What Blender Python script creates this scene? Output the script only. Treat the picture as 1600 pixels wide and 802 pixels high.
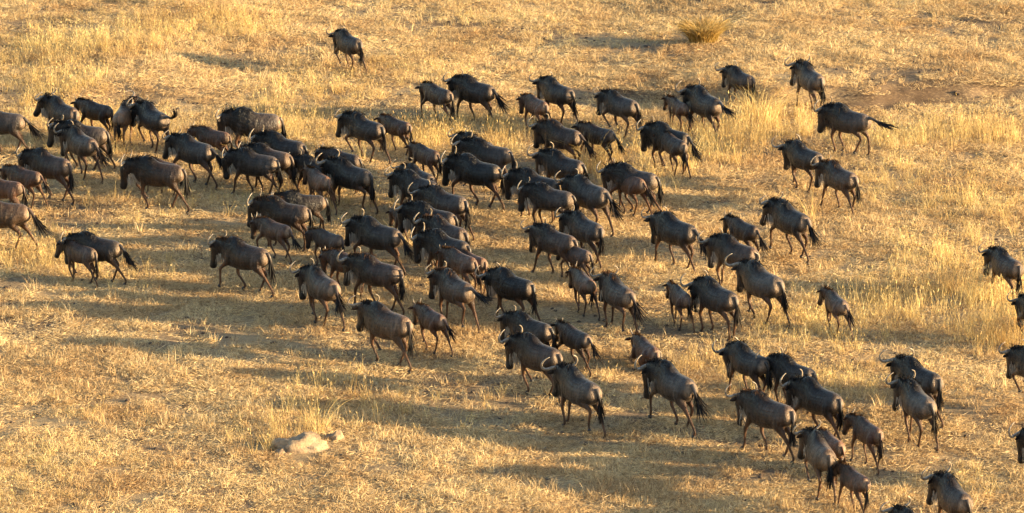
import bpy, math, random
import numpy as np
from mathutils import Vector, Matrix, kdtree

# ---------------------------------------------------------------- scene, camera, sky, sun
SC = bpy.context.scene
for o in list(bpy.data.objects): bpy.data.objects.remove(o)
COL = SC.collection

PITCH = math.radians(15); DIST = 122.0
cam_data = bpy.data.cameras.new('camera'); cam = bpy.data.objects.new('camera', cam_data); COL.objects.link(cam)
cam.location = (0, -DIST * math.cos(PITCH), DIST * math.sin(PITCH))
cam.rotation_euler = (math.radians(90) - PITCH, 0, 0)
cam_data.sensor_width = 36; cam_data.lens = 36 * 7800 / 1600.0
cam_data.clip_start = 1; cam_data.clip_end = 5000
SC.camera = cam

SUN_EL = math.radians(10.5); SUN_TILT = math.radians(11)      # sun low on the right, a little to the camera's side
sdir = Vector((math.cos(SUN_EL) * math.cos(SUN_TILT), -math.cos(SUN_EL) * math.sin(SUN_TILT), math.sin(SUN_EL)))
world = bpy.data.worlds.new('World'); SC.world = world; world.use_nodes = True
wn = world.node_tree.nodes; bg = wn['Background']
sky = wn.new('ShaderNodeTexSky'); sky.sky_type = 'NISHITA'; sky.sun_disc = False
sky.sun_elevation = SUN_EL; sky.sun_rotation = math.radians(90) + SUN_TILT
world.node_tree.links.new(sky.outputs[0], bg.inputs[0]); bg.inputs[1].default_value = 0.115
sun_data = bpy.data.lights.new('sun', 'SUN'); sun_data.energy = 5.0; sun_data.angle = math.radians(0.5)
sun_data.color = (1.0, 0.76, 0.42)
sun = bpy.data.objects.new('sun', sun_data); COL.objects.link(sun)
sun.rotation_euler = sdir.to_track_quat('Z', 'Y').to_euler(); sun.location = sdir * 60
SC.view_settings.view_transform = 'Standard'; SC.view_settings.look = 'None'
SC.view_settings.exposure = 1.85; SC.view_settings.gamma = 1
SC.render.engine = 'CYCLES'

# ---------------------------------------------------------------- terrain
BANKY = 16.8
def smooth(a, b, x):
    t = np.clip((x - a) / (b - a), 0, 1)
    return t * t * (3 - 2 * t)

def ground_h(x, y):
    x = np.asarray(x, float); y = np.asarray(y, float)
    h = 0.05 * np.sin(x * 0.31 + 1.3) * np.cos(y * 0.27 + 0.4) + 0.03 * np.sin(x * 0.83 + y * 0.52) \
        + 0.018 * np.sin(x * 1.9 - y * 1.3 + 2.0) + 0.012 * np.sin(x * 3.1 + y * 2.3)
    return h * 0.8 + bank_amt(x) * smooth(-0.55, 0.45, y - bank_edge(x))

def bank_edge(x):
    return BANKY + 0.5 * np.sin(x * 0.55) + 0.13 * np.sin(x * 2.3 + 1.0) + 0.05 * np.sin(x * 4.3)

def bank_amt(x):
    return 0.08 + 0.36 * smooth(2.0, 8.0, x) + .22 * np.exp(-((x + 10.5) / 2.5) ** 2)

def bank_mask(x, y):
    d = (y - bank_edge(x) + .35) / .75
    return np.exp(-d ** 2 * 1.5) * np.clip(bank_amt(x) * 3.2 - .1, 0, 1)

# ---------------------------------------------------------------- animal shape
def nrm(v):
    v = np.asarray(v, float)
    return v / (np.linalg.norm(v, axis=-1, keepdims=True) + 1e-12)

def resample(st, n):
    """stations (t, cols...) -> n rows, smooth (catmull) interpolation over the station index"""
    st = np.asarray(st, float); k = len(st)
    u = np.linspace(0, k - 1, n); i = np.clip(u.astype(int), 0, k - 2); f = (u - i)[:, None]
    p0 = st[np.clip(i - 1, 0, k - 1)]; p1 = st[i]; p2 = st[i + 1]; p3 = st[np.clip(i + 2, 0, k - 1)]
    return 0.5 * ((2 * p1) + (-p0 + p2) * f + (2 * p0 - 5 * p1 + 4 * p2 - p3) * f ** 2 + (-p0 + 3 * p1 - 3 * p2 + p3) * f ** 3)

def sweep(P, rw, rh, seg=14, side=None, egg=0.0):
    """closed tube along P; rw = half width (sideways), rh = half height"""
    P = np.asarray(P, float); k = len(P)
    T = nrm(np.gradient(P, axis=0))
    if side is None: side = np.array([0, 1.0, 0])
    S = side - (T @ side)[:, None] * T if side.ndim == 1 else side
    S = nrm(S); U = np.cross(T, S); U = nrm(U)
    if U[0, 2] < 0 and abs(T[0, 2]) < 0.8: U = -U
    a = np.linspace(0, 2 * np.pi, seg, endpoint=False)
    ca, sa = np.cos(a), np.sin(a)
    wmod = 1 - egg * sa * 0.5
    V = P[:, None, :] + S[:, None, :] * (rw[:, None] * ca * wmod)[:, :, None] + U[:, None, :] * (rh[:, None] * sa)[:, :, None]
    V = V.reshape(-1, 3)
    F = []
    for i in range(k - 1):
        for j in range(seg):
            j2 = (j + 1) % seg
            F.append((i * seg + j, i * seg + j2, (i + 1) * seg + j2, (i + 1) * seg + j))
    n = len(V); V = np.vstack([V, P[0], P[-1]])
    for j in range(seg):
        j2 = (j + 1) % seg
        F.append((j2, j, n)); F.append(((k - 1) * seg + j, (k - 1) * seg + j2, n + 1))
    ang = np.concatenate([np.tile(sa, k), [0, 0]])
    tt = np.concatenate([np.repeat(np.linspace(0, 1, k), seg), [0, 1]])
    return V, F, tt, ang

def rz(a):
    c, s = math.cos(a), math.sin(a); return np.array([[c, -s, 0], [s, c, 0], [0, 0, 1.0]])
def ry(a):                       # positive = nose down
    c, s = math.cos(a), math.sin(a); return np.array([[c, 0, s], [0, 1, 0], [-s, 0, c]])

# torso stations: x, z centre, half width, half height
TORSO = [(-.685, .985, .03, .05), (-.665, .978, .105, .125), (-.61, .96, .165, .19), (-.50, .935, .200, .235),
         (-.34, .900, .226, .272), (-.16, .880, .246, .295), (0.0, .875, .250, .315), (.14, .892, .234, .336),
         (.26, .925, .205, .358), (.37, .952, .185, .358), (.47, .975, .156, .318), (.56, .995, .122, .25), (.63, 1.01, .07, .14)]
# neck stations: distance ahead, z, half width, half height
NECK = [(.34, 1.01, .14, .25), (.46, 1.01, .130, .245), (.57, 1.02, .115, .222), (.67, 1.03, .105, .196), (.76, 1.04, .096, .170), (.84, 1.045, .084, .143), (.90, 1.04, .056, .09)]
HEAD = [(-.075, .03, .035, .04), (-.05, .0, .075, .085), (.01, .0, .098, .112), (.09, .002, .102, .122), (.17, .0, .084, .112), (.26, 0, .066, .094),
        (.35, 0, .058, .078), (.43, 0, .064, .072), (.49, 0, .068, .068), (.53, 0, .052, .050), (.545, 0, .02, .02)]

GAITS = {  # feet FL, FR, HL, HR : (forward offset, lift)
    'A': [(.27, 0), (-.20, 0), (-.27, 0), (.20, 0)],
    'B': [(-.20, 0), (.27, 0), (.20, 0), (-.27, 0)],
    'C': [(.12, .17), (-.12, 0), (.24, 0), (-.30, 0)],
    'D': [(-.12, 0), (.12, .17), (-.30, 0), (.24, 0)],
    'E': [(.26, .08), (-.26, .04), (-.36, .05), (.18, .04)],
    'F': [(-.26, .04), (.26, .08), (.18, .04), (-.36, .05)],
    'G': [(.20, .20), (.02, .12), (-.34, 0), (-.22, 0)],
    'H': [(.05, 0), (.24, 0), (.05, .14), (-.26, 0)],
    'K': [(.0, 0), (-.12, 0), (.22, .08), (-.05, 0)],
    'S': [(.05, 0), (-.03, 0), (-.06, 0), (.07, 0)],
    'L': None}

def two_bone(R, Fp, l1, l2, bend):
    d = Fp - R; L = np.linalg.norm(d)
    if L > (l1 + l2) * 0.998:
        s = L / ((l1 + l2) * 0.998); l1 *= s; l2 *= s
    a = (l1 * l1 - l2 * l2 + L * L) / (2 * L)
    h = math.sqrt(max(l1 * l1 - a * a, 0)); u = d / L
    perp = np.array([u[2], 0, -u[0]]); perp = perp if perp[0] * bend > 0 else -perp
    return R + u * a + nrm(perp) * h

def leg_points(front, s, dx, lift, spread=0.0):
    y = .125 * s
    if front:
        top = np.array([.36, y * .8, .98]); E = np.array([.33 + .12 * dx, y, .77])
        foot = np.array([.37 + dx, y * .85 + spread, .03 + lift])
        back = -0.05 if lift < .05 else -0.02
        fet = foot + np.array([back - (.07 if lift > .1 else 0), 0, .085 + (.03 if lift > .1 else 0)])
        K = two_bone(E, fet, .365, .34, +1)
        if lift > .1: foot = fet + np.array([-.06, 0, -.07])
        return [top, E, K, fet, foot]
    Hp = np.array([-.42, y * .6, 1.0]); St = np.array([-.31 + .3 * dx, y * 1.1, .74 + .1 * min(lift, .1)])
    foot = np.array([-.52 + dx, y * .9 + spread, .03 + lift])
    fet = foot + np.array([-.045, 0, .09])
    if lift > .1: foot = fet + np.array([-.05, 0, -.07])
    K = two_bone(St, fet, .36, .375, -1)
    return [Hp, St, K, fet, foot]

def interp_chain(pts, radii, n):
    pts = np.array(pts); r = np.array(radii)
    seg = np.linalg.norm(np.diff(pts, axis=0), axis=1); s = np.concatenate([[0], np.cumsum(seg)])
    rs, rv = r[:, 0], r[:, 1]          # radii given at station units: joint index + fraction
    u = np.interp(rs, np.arange(len(pts)), s)
    t = np.linspace(0, s[-1], n)
    P = np.stack([np.interp(t, s, pts[:, c]) for c in range(3)], 1)
    # round the joints a little
    for _ in range(2):
        P[1:-1] = .25 * P[:-2] + .5 * P[1:-1] + .25 * P[2:]
    return P, np.interp(t, u, rv), np.interp(t, s, np.arange(len(pts)))

FR = [(0, .10), (.6, .125), (1, .105), (1.35, .074), (1.8, .048), (2, .050), (2.2, .037), (2.8, .032), (3, .039), (3.5, .032), (4, .034)]
HR = [(0, .15), (.55, .182), (1, .145), (1.4, .088), (1.85, .046), (2, .050), (2.2, .038), (2.8, .033), (3, .036), (3.5, .030), (4, .034)]

def lie_points(front, s):
    y = .15 * s
    if front: return [(.36, y * .8, .98), (.36, y, .74), (.62, y * 1.1, .60), (.40, y * 1.25, .56), (.34, y * 1.25, .55)]
    return [(-.42, y * .8, 1.0), (-.22, y * 1.35, .72), (-.50, y * 1.5, .60), (-.22, y * 1.6, .56), (-.16, y * 1.6, .55)]

def build_shape(kind, gait, hyaw, hpit, rng):
    """returns list of closed tubes for the body with coat colours, and frames for the parts"""
    calf = kind == 'calf'; bull = kind == 'bull'
    T = np.array(TORSO)
    T = T.copy()
    hyaw = hyaw + math.radians(rng.uniform(-20, 8)) if abs(hyaw) < 1 else hyaw; hpit = hpit + math.radians(rng.normal() * 3.5)
    wide = rng.uniform(.94, 1.07); T[:, 3] *= rng.uniform(.97, 1.04)
    if calf:
        hump = smooth(.1, .4, T[:, 0]); T[:, 3] *= (1 - .10 * hump) * .93; T[:, 2] *= .86; T[:, 1] += -.02 * hump + .025
    if not calf:
        q = 1.0 if bull else .5; hump = np.exp(-((T[:, 0] - .30) / .20) ** 2); T[:, 1] += .028 * hump * q; T[:, 3] *= 1 + .05 * hump * q; T[:, 2] *= 1 + .05 * q
    fat = rng.uniform(.94, 1.06); T[:, 2] *= fat
    comps = []
    R = resample(T, 80)
    P = np.stack([R[:, 0], 0 * R[:, 0], R[:, 1]], 1)
    V, F, tt, ang = sweep(P, R[:, 2], R[:, 3], 22, egg=.22)
    comps.append(('torso', V, F, V.copy(), ang))
    # neck, bent step by step
    N = resample(NECK, 20)
    nk = N.copy()
    if calf: nk[:, 2:] *= .84
    if bull: nk[:, 3] *= 1.08; nk[:, 2] *= 1.1
    Pn = np.zeros((20, 3)); Pn[0] = (nk[0, 0], 0, nk[0, 1]); M = np.eye(3)
    for i in range(1, 20):
        d = np.array([nk[i, 0] - nk[i - 1, 0], 0, nk[i, 1] - nk[i - 1, 1]])
        w = smooth(.45, .6, nk[i, 0]) - smooth(.45, .6, nk[i - 1, 0]) + (nk[i, 0] - nk[i - 1, 0]) * 1.2 * (nk[i, 0] > .5)
        M = rz(hyaw * .55 * w) @ M @ ry(hpit * .8 * w)
        Pn[i] = Pn[i - 1] + M @ d
    side = (M @ np.array([0, 1, 0])); sides = nrm(np.stack([np.array([0, 1, 0]) * (1 - q) + side * q for q in np.linspace(0, 1, 20)]))
    V, F, tt, ang = sweep(Pn, nk[:, 2], nk[:, 3], 16, side=sides)
    rest = np.stack([np.interp(tt, np.linspace(0, 1, 20), nk[:, 0]), V[:, 1] * 0, V[:, 2]], 1)
    comps.append(('neck', V, F, rest, ang))
    # head
    ext = hyaw * .45
    Mh = M @ rz(ext) @ ry(math.radians(75) + hpit * .2)
    base = Pn[15]
    Hd = np.array(HEAD, float) * (1.08, 1.0, 1.14, 1.14) * (1.04, 1.0, 1.12, 1.16)
    if calf: Hd[:, 0] *= .88; Hd[:, 2:] *= .9
    R = resample(Hd, 30)
    Pl = np.stack([R[:, 0], 0 * R[:, 0], R[:, 1]], 1)
    V0, F, tt, ang = sweep(Pl, R[:, 2], R[:, 3], 16)
    comps.append(('head', V0 @ Mh.T + base, F, V0, ang))
    # dewlap ridge under the neck
    D = [(.50, .80, .035, .05), (.60, .84, .04, .09), (.72, .90, .035, .09), (.84, .93, .03, .07)]
    # legs
    feet = []
    g = GAITS[gait]
    for i, (front, s) in enumerate([(True, 1), (True, -1), (False, 1), (False, -1)]):
        if g is None: pts = lie_points(front, s)
        else:
            dx, lift = g[i]; dx = dx * rng.uniform(.85, 1.12); pts = leg_points(front, s, dx, lift, rng.uniform(-.02, .03) * s)
        rad = FR if front else HR
        if calf: rad = [(a, b * (.88 if a < 1.5 else .95)) for a, b in rad]
        Pp, rr, idx = interp_chain(pts, rad, 30)
        V, F, tt, ang = sweep(Pp, rr * (.82 if front else .8), rr, 10, side=np.array([0, 1.0, 0]))
        comps.append(('leg', V, F, np.stack([np.interp(tt, np.linspace(0, 1, 30), idx), V[:, 1], V[:, 2]], 1), ang))
        a, b = np.array(pts[3], float), np.array(pts[4], float)
        feet.append((b, nrm(b - a)))
    return comps, feet, (Mh, base), (Pn, M, nk)


# ---------------------------------------------------------------- helpers
def tag(o, label=None, cat=None, group=None, kind=None):
    if label: o['label'] = label
    if cat: o['category'] = cat
    if group: o['group'] = group
    if kind: o['kind'] = kind
    return o

def link(name, me, mat=None, parent=None):
    o = bpy.data.objects.new(name, me); COL.objects.link(o)
    if mat: me.materials.append(mat)
    if parent: o.parent = parent
    return o

def mesh_from(V, F, name='mesh', smooth_=True):
    me = bpy.data.meshes.new(name)
    me.from_pydata([tuple(v) for v in np.asarray(V, float)], [], F)
    if smooth_: me.polygons.foreach_set('use_smooth', [True] * len(me.polygons))
    me.update(); return me

def col_attr(me, cols, name='coat'):
    a = me.attributes.new(name, 'FLOAT_COLOR', 'POINT')
    c = np.ones((len(me.vertices), 4), np.float32); c[:, :3] = cols
    a.data.foreach_set('color', c.ravel())

def nodes(name):
    m = bpy.data.materials.new(name); m.use_nodes = True
    nt = m.node_tree; return m, nt.nodes, nt.links, nt.nodes['Principled BSDF']

def noise(n, l, vec, scale, detail=3, rough=.55):
    t = n.new('ShaderNodeTexNoise'); t.inputs['Scale'].default_value = scale
    t.inputs['Detail'].default_value = detail; t.inputs['Roughness'].default_value = rough
    if vec is not None: l.new(vec, t.inputs['Vector'])
    return t

def ramp(n, l, fac, stops):
    r = n.new('ShaderNodeValToRGB'); e = r.color_ramp.elements
    while len(e) < len(stops): e.new(.5)
    for k, (p, c) in enumerate(stops): e[k].position = p; e[k].color = (*c, 1) if len(c) == 3 else c
    l.new(fac, r.inputs[0]); return r

def mix(n, l, mode, fac, a, b):
    m = n.new('ShaderNodeMix'); m.data_type = 'RGBA'; m.blend_type = mode
    for idx, v in ((0, fac), (6, a), (7, b)):
        if isinstance(v, (int, float)): m.inputs[idx].default_value = v
        elif isinstance(v, tuple): m.inputs[idx].default_value = (*v, 1)
        else: l.new(v, m.inputs[idx])
    return m.outputs[2]

# ---------------------------------------------------------------- materials
def mat_hide():
    m, n, l, p = nodes('wildebeest_hide')
    a = n.new('ShaderNodeAttribute'); a.attribute_name = 'coat'
    r = n.new('ShaderNodeAttribute'); r.attribute_name = 'rest'
    mp = n.new('ShaderNodeMapping'); mp.inputs['Scale'].default_value = (1, 1, .35); l.new(r.outputs['Vector'], mp.inputs[0])
    n1 = noise(n, l, mp.outputs[0], 9, 4); n2 = noise(n, l, mp.outputs[0], 60, 3)
    r1 = ramp(n, l, n1.outputs[0], [(.32, (.55, .55, .56)), (.68, (1.5, 1.42, 1.34))])
    r2 = ramp(n, l, n2.outputs[0], [(.3, (.7, .7, .7)), (.7, (1.3, 1.3, 1.3))])
    c = mix(n, l, 'MULTIPLY', 1.0, a.outputs['Color'], r1.outputs[0]); c = mix(n, l, 'MULTIPLY', 1.0, c, r2.outputs[0])
    l.new(c, p.inputs['Base Color']); p.inputs['Roughness'].default_value = .37
    p.inputs['Specular IOR Level'].default_value = .24
    p.inputs['Sheen Weight'].default_value = .06; p.inputs['Sheen Roughness'].default_value = .35; p.inputs['Sheen Tint'].default_value = (1, .85, .7, 1)
    b = n.new('ShaderNodeBump'); b.inputs['Strength'].default_value = .7; b.inputs['Distance'].default_value = .03
    n0 = noise(n, l, mp.outputs[0], 4.2, 2); b0 = n.new('ShaderNodeBump'); b0.inputs['Strength'].default_value = .8; b0.inputs['Distance'].default_value = .09; l.new(n0.outputs[0], b0.inputs['Height']); l.new(b0.outputs[0], b.inputs['Normal'])
    add = n.new('ShaderNodeMath'); add.operation = 'ADD'; l.new(n1.outputs[0], add.inputs[0]); l.new(n2.outputs[0], add.inputs[1])
    l.new(add.outputs[0], b.inputs['Height']); l.new(b.outputs[0], p.inputs['Normal'])
    return m

def mat_hair(name, c0, c1, rough=.6):
    m, n, l, p = nodes(name)
    g = n.new('ShaderNodeNewGeometry')
    r = ramp(n, l, g.outputs['Random Per Island'], [(0, c0), (1, c1)])
    l.new(r.outputs[0], p.inputs['Base Color']); p.inputs['Roughness'].default_value = rough; p.inputs['Specular IOR Level'].default_value = .15
    return m

def mat_horn(name, dark, light):
    m, n, l, p = nodes(name)
    t = n.new('ShaderNodeTexCoord'); n1 = noise(n, l, t.outputs['Object'], 14, 4)
    r = ramp(n, l, n1.outputs[0], [(.3, dark), (.65, light)])
    l.new(r.outputs[0], p.inputs['Base Color']); p.inputs['Roughness'].default_value = .38
    return m

def mat_plain(name, c, rough=.5):
    m, n, l, p = nodes(name)
    t = n.new('ShaderNodeTexCoord'); n1 = noise(n, l, t.outputs['Object'], 20, 3)
    r = ramp(n, l, n1.outputs[0], [(.3, tuple(x * .7 for x in c)), (.7, tuple(x * 1.3 for x in c))])
    l.new(r.outputs[0], p.inputs['Base Color']); p.inputs['Roughness'].default_value = rough
    return m

def mat_grass(name, stops, trans=.35):
    m = bpy.data.materials.new(name); m.use_nodes = True; nt = m.node_tree; n, l = nt.nodes, nt.links; n.clear()
    out = n.new('ShaderNodeOutputMaterial')
    g = n.new('ShaderNodeNewGeometry'); oi = n.new('ShaderNodeObjectInfo')
    ad = n.new('ShaderNodeMath'); ad.operation = 'ADD'; l.new(g.outputs['Random Per Island'], ad.inputs[0])
    mu = n.new('ShaderNodeMath'); mu.operation = 'MULTIPLY'; mu.inputs[1].default_value = .7; l.new(oi.outputs['Random'], mu.inputs[0]); l.new(mu.outputs[0], ad.inputs[1])
    fr = n.new('ShaderNodeMath'); fr.operation = 'FRACT'; l.new(ad.outputs[0], fr.inputs[0])
    c = ramp(n, l, fr.outputs[0], stops).outputs[0]
    pos = noise(n, l, g.outputs['Position'], .35, 4)
    c = mix(n, l, 'MULTIPLY', 1.0, c, ramp(n, l, pos.outputs[0], [(.32, (.78, .68, .60)), (.62, (1.08, 1.06, 1.0))]).outputs[0])
    d = n.new('ShaderNodeBsdfDiffuse'); tr = n.new('ShaderNodeBsdfTranslucent'); l.new(c, d.inputs[0]); l.new(c, tr.inputs[0])
    ms = n.new('ShaderNodeMixShader'); ms.inputs[0].default_value = trans; l.new(d.outputs[0], ms.inputs[1]); l.new(tr.outputs[0], ms.inputs[2])
    l.new(ms.outputs[0], out.inputs[0]); return m

def mat_ground():
    m, n, l, p = nodes('dry_savanna_soil')
    g = n.new('ShaderNodeNewGeometry'); pos = g.outputs['Position']
    big = noise(n, l, pos, .22, 5); mid = noise(n, l, pos, 1.6, 5, .6)
    st = n.new('ShaderNodeMapping'); st.inputs['Scale'].default_value = (1, 2.4, 1); l.new(pos, st.inputs[0])
    fine = noise(n, l, st.outputs[0], 11, 6, .7); grit = noise(n, l, pos, 55, 4, .7)
    soil = ramp(n, l, mid.outputs[0], [(.3, (.10, .064, .040)), (.7, (.23, .155, .098))]).outputs[0]
    straw = ramp(n, l, grit.outputs[0], [(.3, (.28, .18, .095)), (.7, (.60, .43, .235))]).outputs[0]
    fac = n.new('ShaderNodeMath'); fac.operation = 'ADD'; l.new(fine.outputs[0], fac.inputs[0]); l.new(big.outputs[0], fac.inputs[1])
    f2 = ramp(n, l, fac.outputs[0], [(.86, (0, 0, 0)), (1.04, (1, 1, 1))])
    # facs above one clip, so scale the sum first
    sc = n.new('ShaderNodeMath'); sc.operation = 'MULTIPLY'; sc.inputs[1].default_value = .5; l.new(fac.outputs[0], sc.inputs[0])
    l.new(sc.outputs[0], f2.inputs[0]); f2.color_ramp.elements[0].position = .43; f2.color_ramp.elements[1].position = .53
    c = mix(n, l, 'MIX', f2.outputs[0], soil, straw)
    l.new(c, p.inputs['Base Color']); p.inputs['Roughness'].default_value = .95; p.inputs['Specular IOR Level'].default_value = .1
    b = n.new('ShaderNodeBump'); b.inputs['Strength'].default_value = .9; b.inputs['Distance'].default_value = .05
    ad = n.new('ShaderNodeMath'); ad.operation = 'ADD'; l.new(fine.outputs[0], ad.inputs[0]); l.new(grit.outputs[0], ad.inputs[1])
    l.new(ad.outputs[0], b.inputs['Height']); l.new(b.outputs[0], p.inputs['Normal'])
    return m

HIDE = mat_hide()
HAIR = {'black': mat_hair('black_hair', (.006, .005, .005), (.022, .016, .013)),
        'brown': mat_hair('rusty_mane_hair', (.035, .016, .008), (.12, .06, .026)),
        'pale': mat_hair('pale_beard_hair', (.20, .155, .115), (.55, .45, .34)),
        'smoke': mat_hair('brown_beard_hair', (.03, .02, .014), (.12, .08, .05))}
HORN = mat_horn('horn_grey', (.075, .058, .044), (.34, .27, .20)); HORN2 = mat_horn('horn_young', (.10, .075, .055), (.34, .27, .20))
HOOF = mat_plain('hoof_black', (.02, .017, .015), .4); EYE = mat_plain('eye_dark', (.01, .007, .005), .1)
STRAW = [(0, (.16, .10, .055)), (.16, (.36, .23, .115)), (.35, (.63, .46, .24)), (.7, (.78, .60, .34)), (1, (.86, .70, .45))]
YELLOW = [(0, (.38, .25, .10)), (.35, (.70, .52, .22)), (1, (.84, .70, .37))]
M_LIT = mat_grass('dry_litter_straw', STRAW, .22); M_TALL = mat_grass('tall_yellow_grass', YELLOW, .38)
M_BUSH = mat_grass('olive_tussock_grass', [(0, (.16, .13, .035)), (.35, (.42, .30, .09)), (1, (.74, .55, .22))], .35)

# ---------------------------------------------------------------- ribbons (hair and grass blades)
def ribbons(paths, widths, rng):
    """paths (n,k,3); widths (n,) -> tapered strips as one vertex/face list"""
    n, k, _ = paths.shape
    W = nrm(np.cross(nrm(paths[:, -1] - paths[:, 0]), rng.normal(size=(n, 3))))
    tap = np.linspace(1, .12, k)[None, :, None]
    off = W[:, None, :] * (widths[:, None, None] * .5) * tap
    V = np.stack([paths - off, paths + off], 2).reshape(-1, 3)
    F = []
    for i in range(n):
        b = i * k * 2
        for j in range(k - 1): F.append((b + 2 * j, b + 2 * j + 1, b + 2 * j + 3, b + 2 * j + 2))
    return V, F

def polyline(pts, n):
    pts = np.array(pts, float); s = np.concatenate([[0], np.cumsum(np.linalg.norm(np.diff(pts, axis=0), axis=1))])
    t = np.linspace(0, s[-1], n); P = np.stack([np.interp(t, s, pts[:, c]) for c in range(3)], 1)
    for _ in range(2): P[1:-1] = .25 * P[:-2] + .5 * P[1:-1] + .25 * P[2:]
    return P

# ---------------------------------------------------------------- wildebeest
TINT = {'dark': (.023, .0165, .014), 'black': (.009, .0075, .007), 'brown': (.044, .026, .018), 'grey': (.041, .031, .027), 'sun_painted': (.17, .095, .05),  # the brightest tan has sunlight put into its colour
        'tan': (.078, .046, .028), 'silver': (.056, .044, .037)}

def coat(name, rest, ang, base, kind):
    n = len(rest); C = np.tile(base, (n, 1)); x = rest[:, 0]
    dark = np.array((.006, .005, .005)) if kind != 'calf' else np.array((.028, .016, .011))
    if base[0] > .12: dark = base * .55  # keeps the front light on the coat with painted sunlight
    def blend(w, c):
        nonlocal C
        w = np.clip(w, 0, 1)[:, None]; C = C * (1 - w) + np.asarray(c) * w
    if name == 'torso':
        blend(smooth(-.02, .5, -x) * smooth(-.9, .1, ang) * .75, base * 1.75 + .014)                     # paler rump, with sunlit haunch patches painted into the coat
        blend(smooth(.585, .65, -x) * .85, (.20, .14, .095))                      # pale buttock fringe, also painting in the sunlit rim
        blend(smooth(.0, .35, x) * (.85 if kind != 'cow' else .6), dark)       # dark shoulders
        blend(smooth(.55, .98, ang) * smooth(-.5, .3, x) * .9, dark); blend(smooth(-.1, .55, ang) * smooth(.02, .22, x) * .85, dark)            # saddle and crest
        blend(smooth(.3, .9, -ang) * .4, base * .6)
        st = np.sin(x * 2 * math.pi / .10 + .8 * np.sin(ang * 4)) >.35
        blend(st * smooth(-.1, .2, x) * .8 * (ang < .8), dark)
    elif name == 'neck':
        blend(np.full(n, .5 if kind != 'calf' else .3), dark)
        st = np.sin(x * 2 * math.pi / .10) > .35
        blend(st * .8, dark); blend(smooth(.5, .9, ang), dark)
    elif name == 'head':
        blend(np.full(n, .25), dark)
        blend(smooth(.02, .06, rest[:, 2]) * smooth(-.05, .1, x), (.007, .006, .006))
        blend(smooth(.36, .44, x), (.008, .007, .007))
    else:
        blend(smooth(1.0, 1.8, x) * .75, (.095, .046, .024))
        blend(smooth(2.2, 3.4, x) * .45, (.05, .028, .017))
    return C

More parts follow.
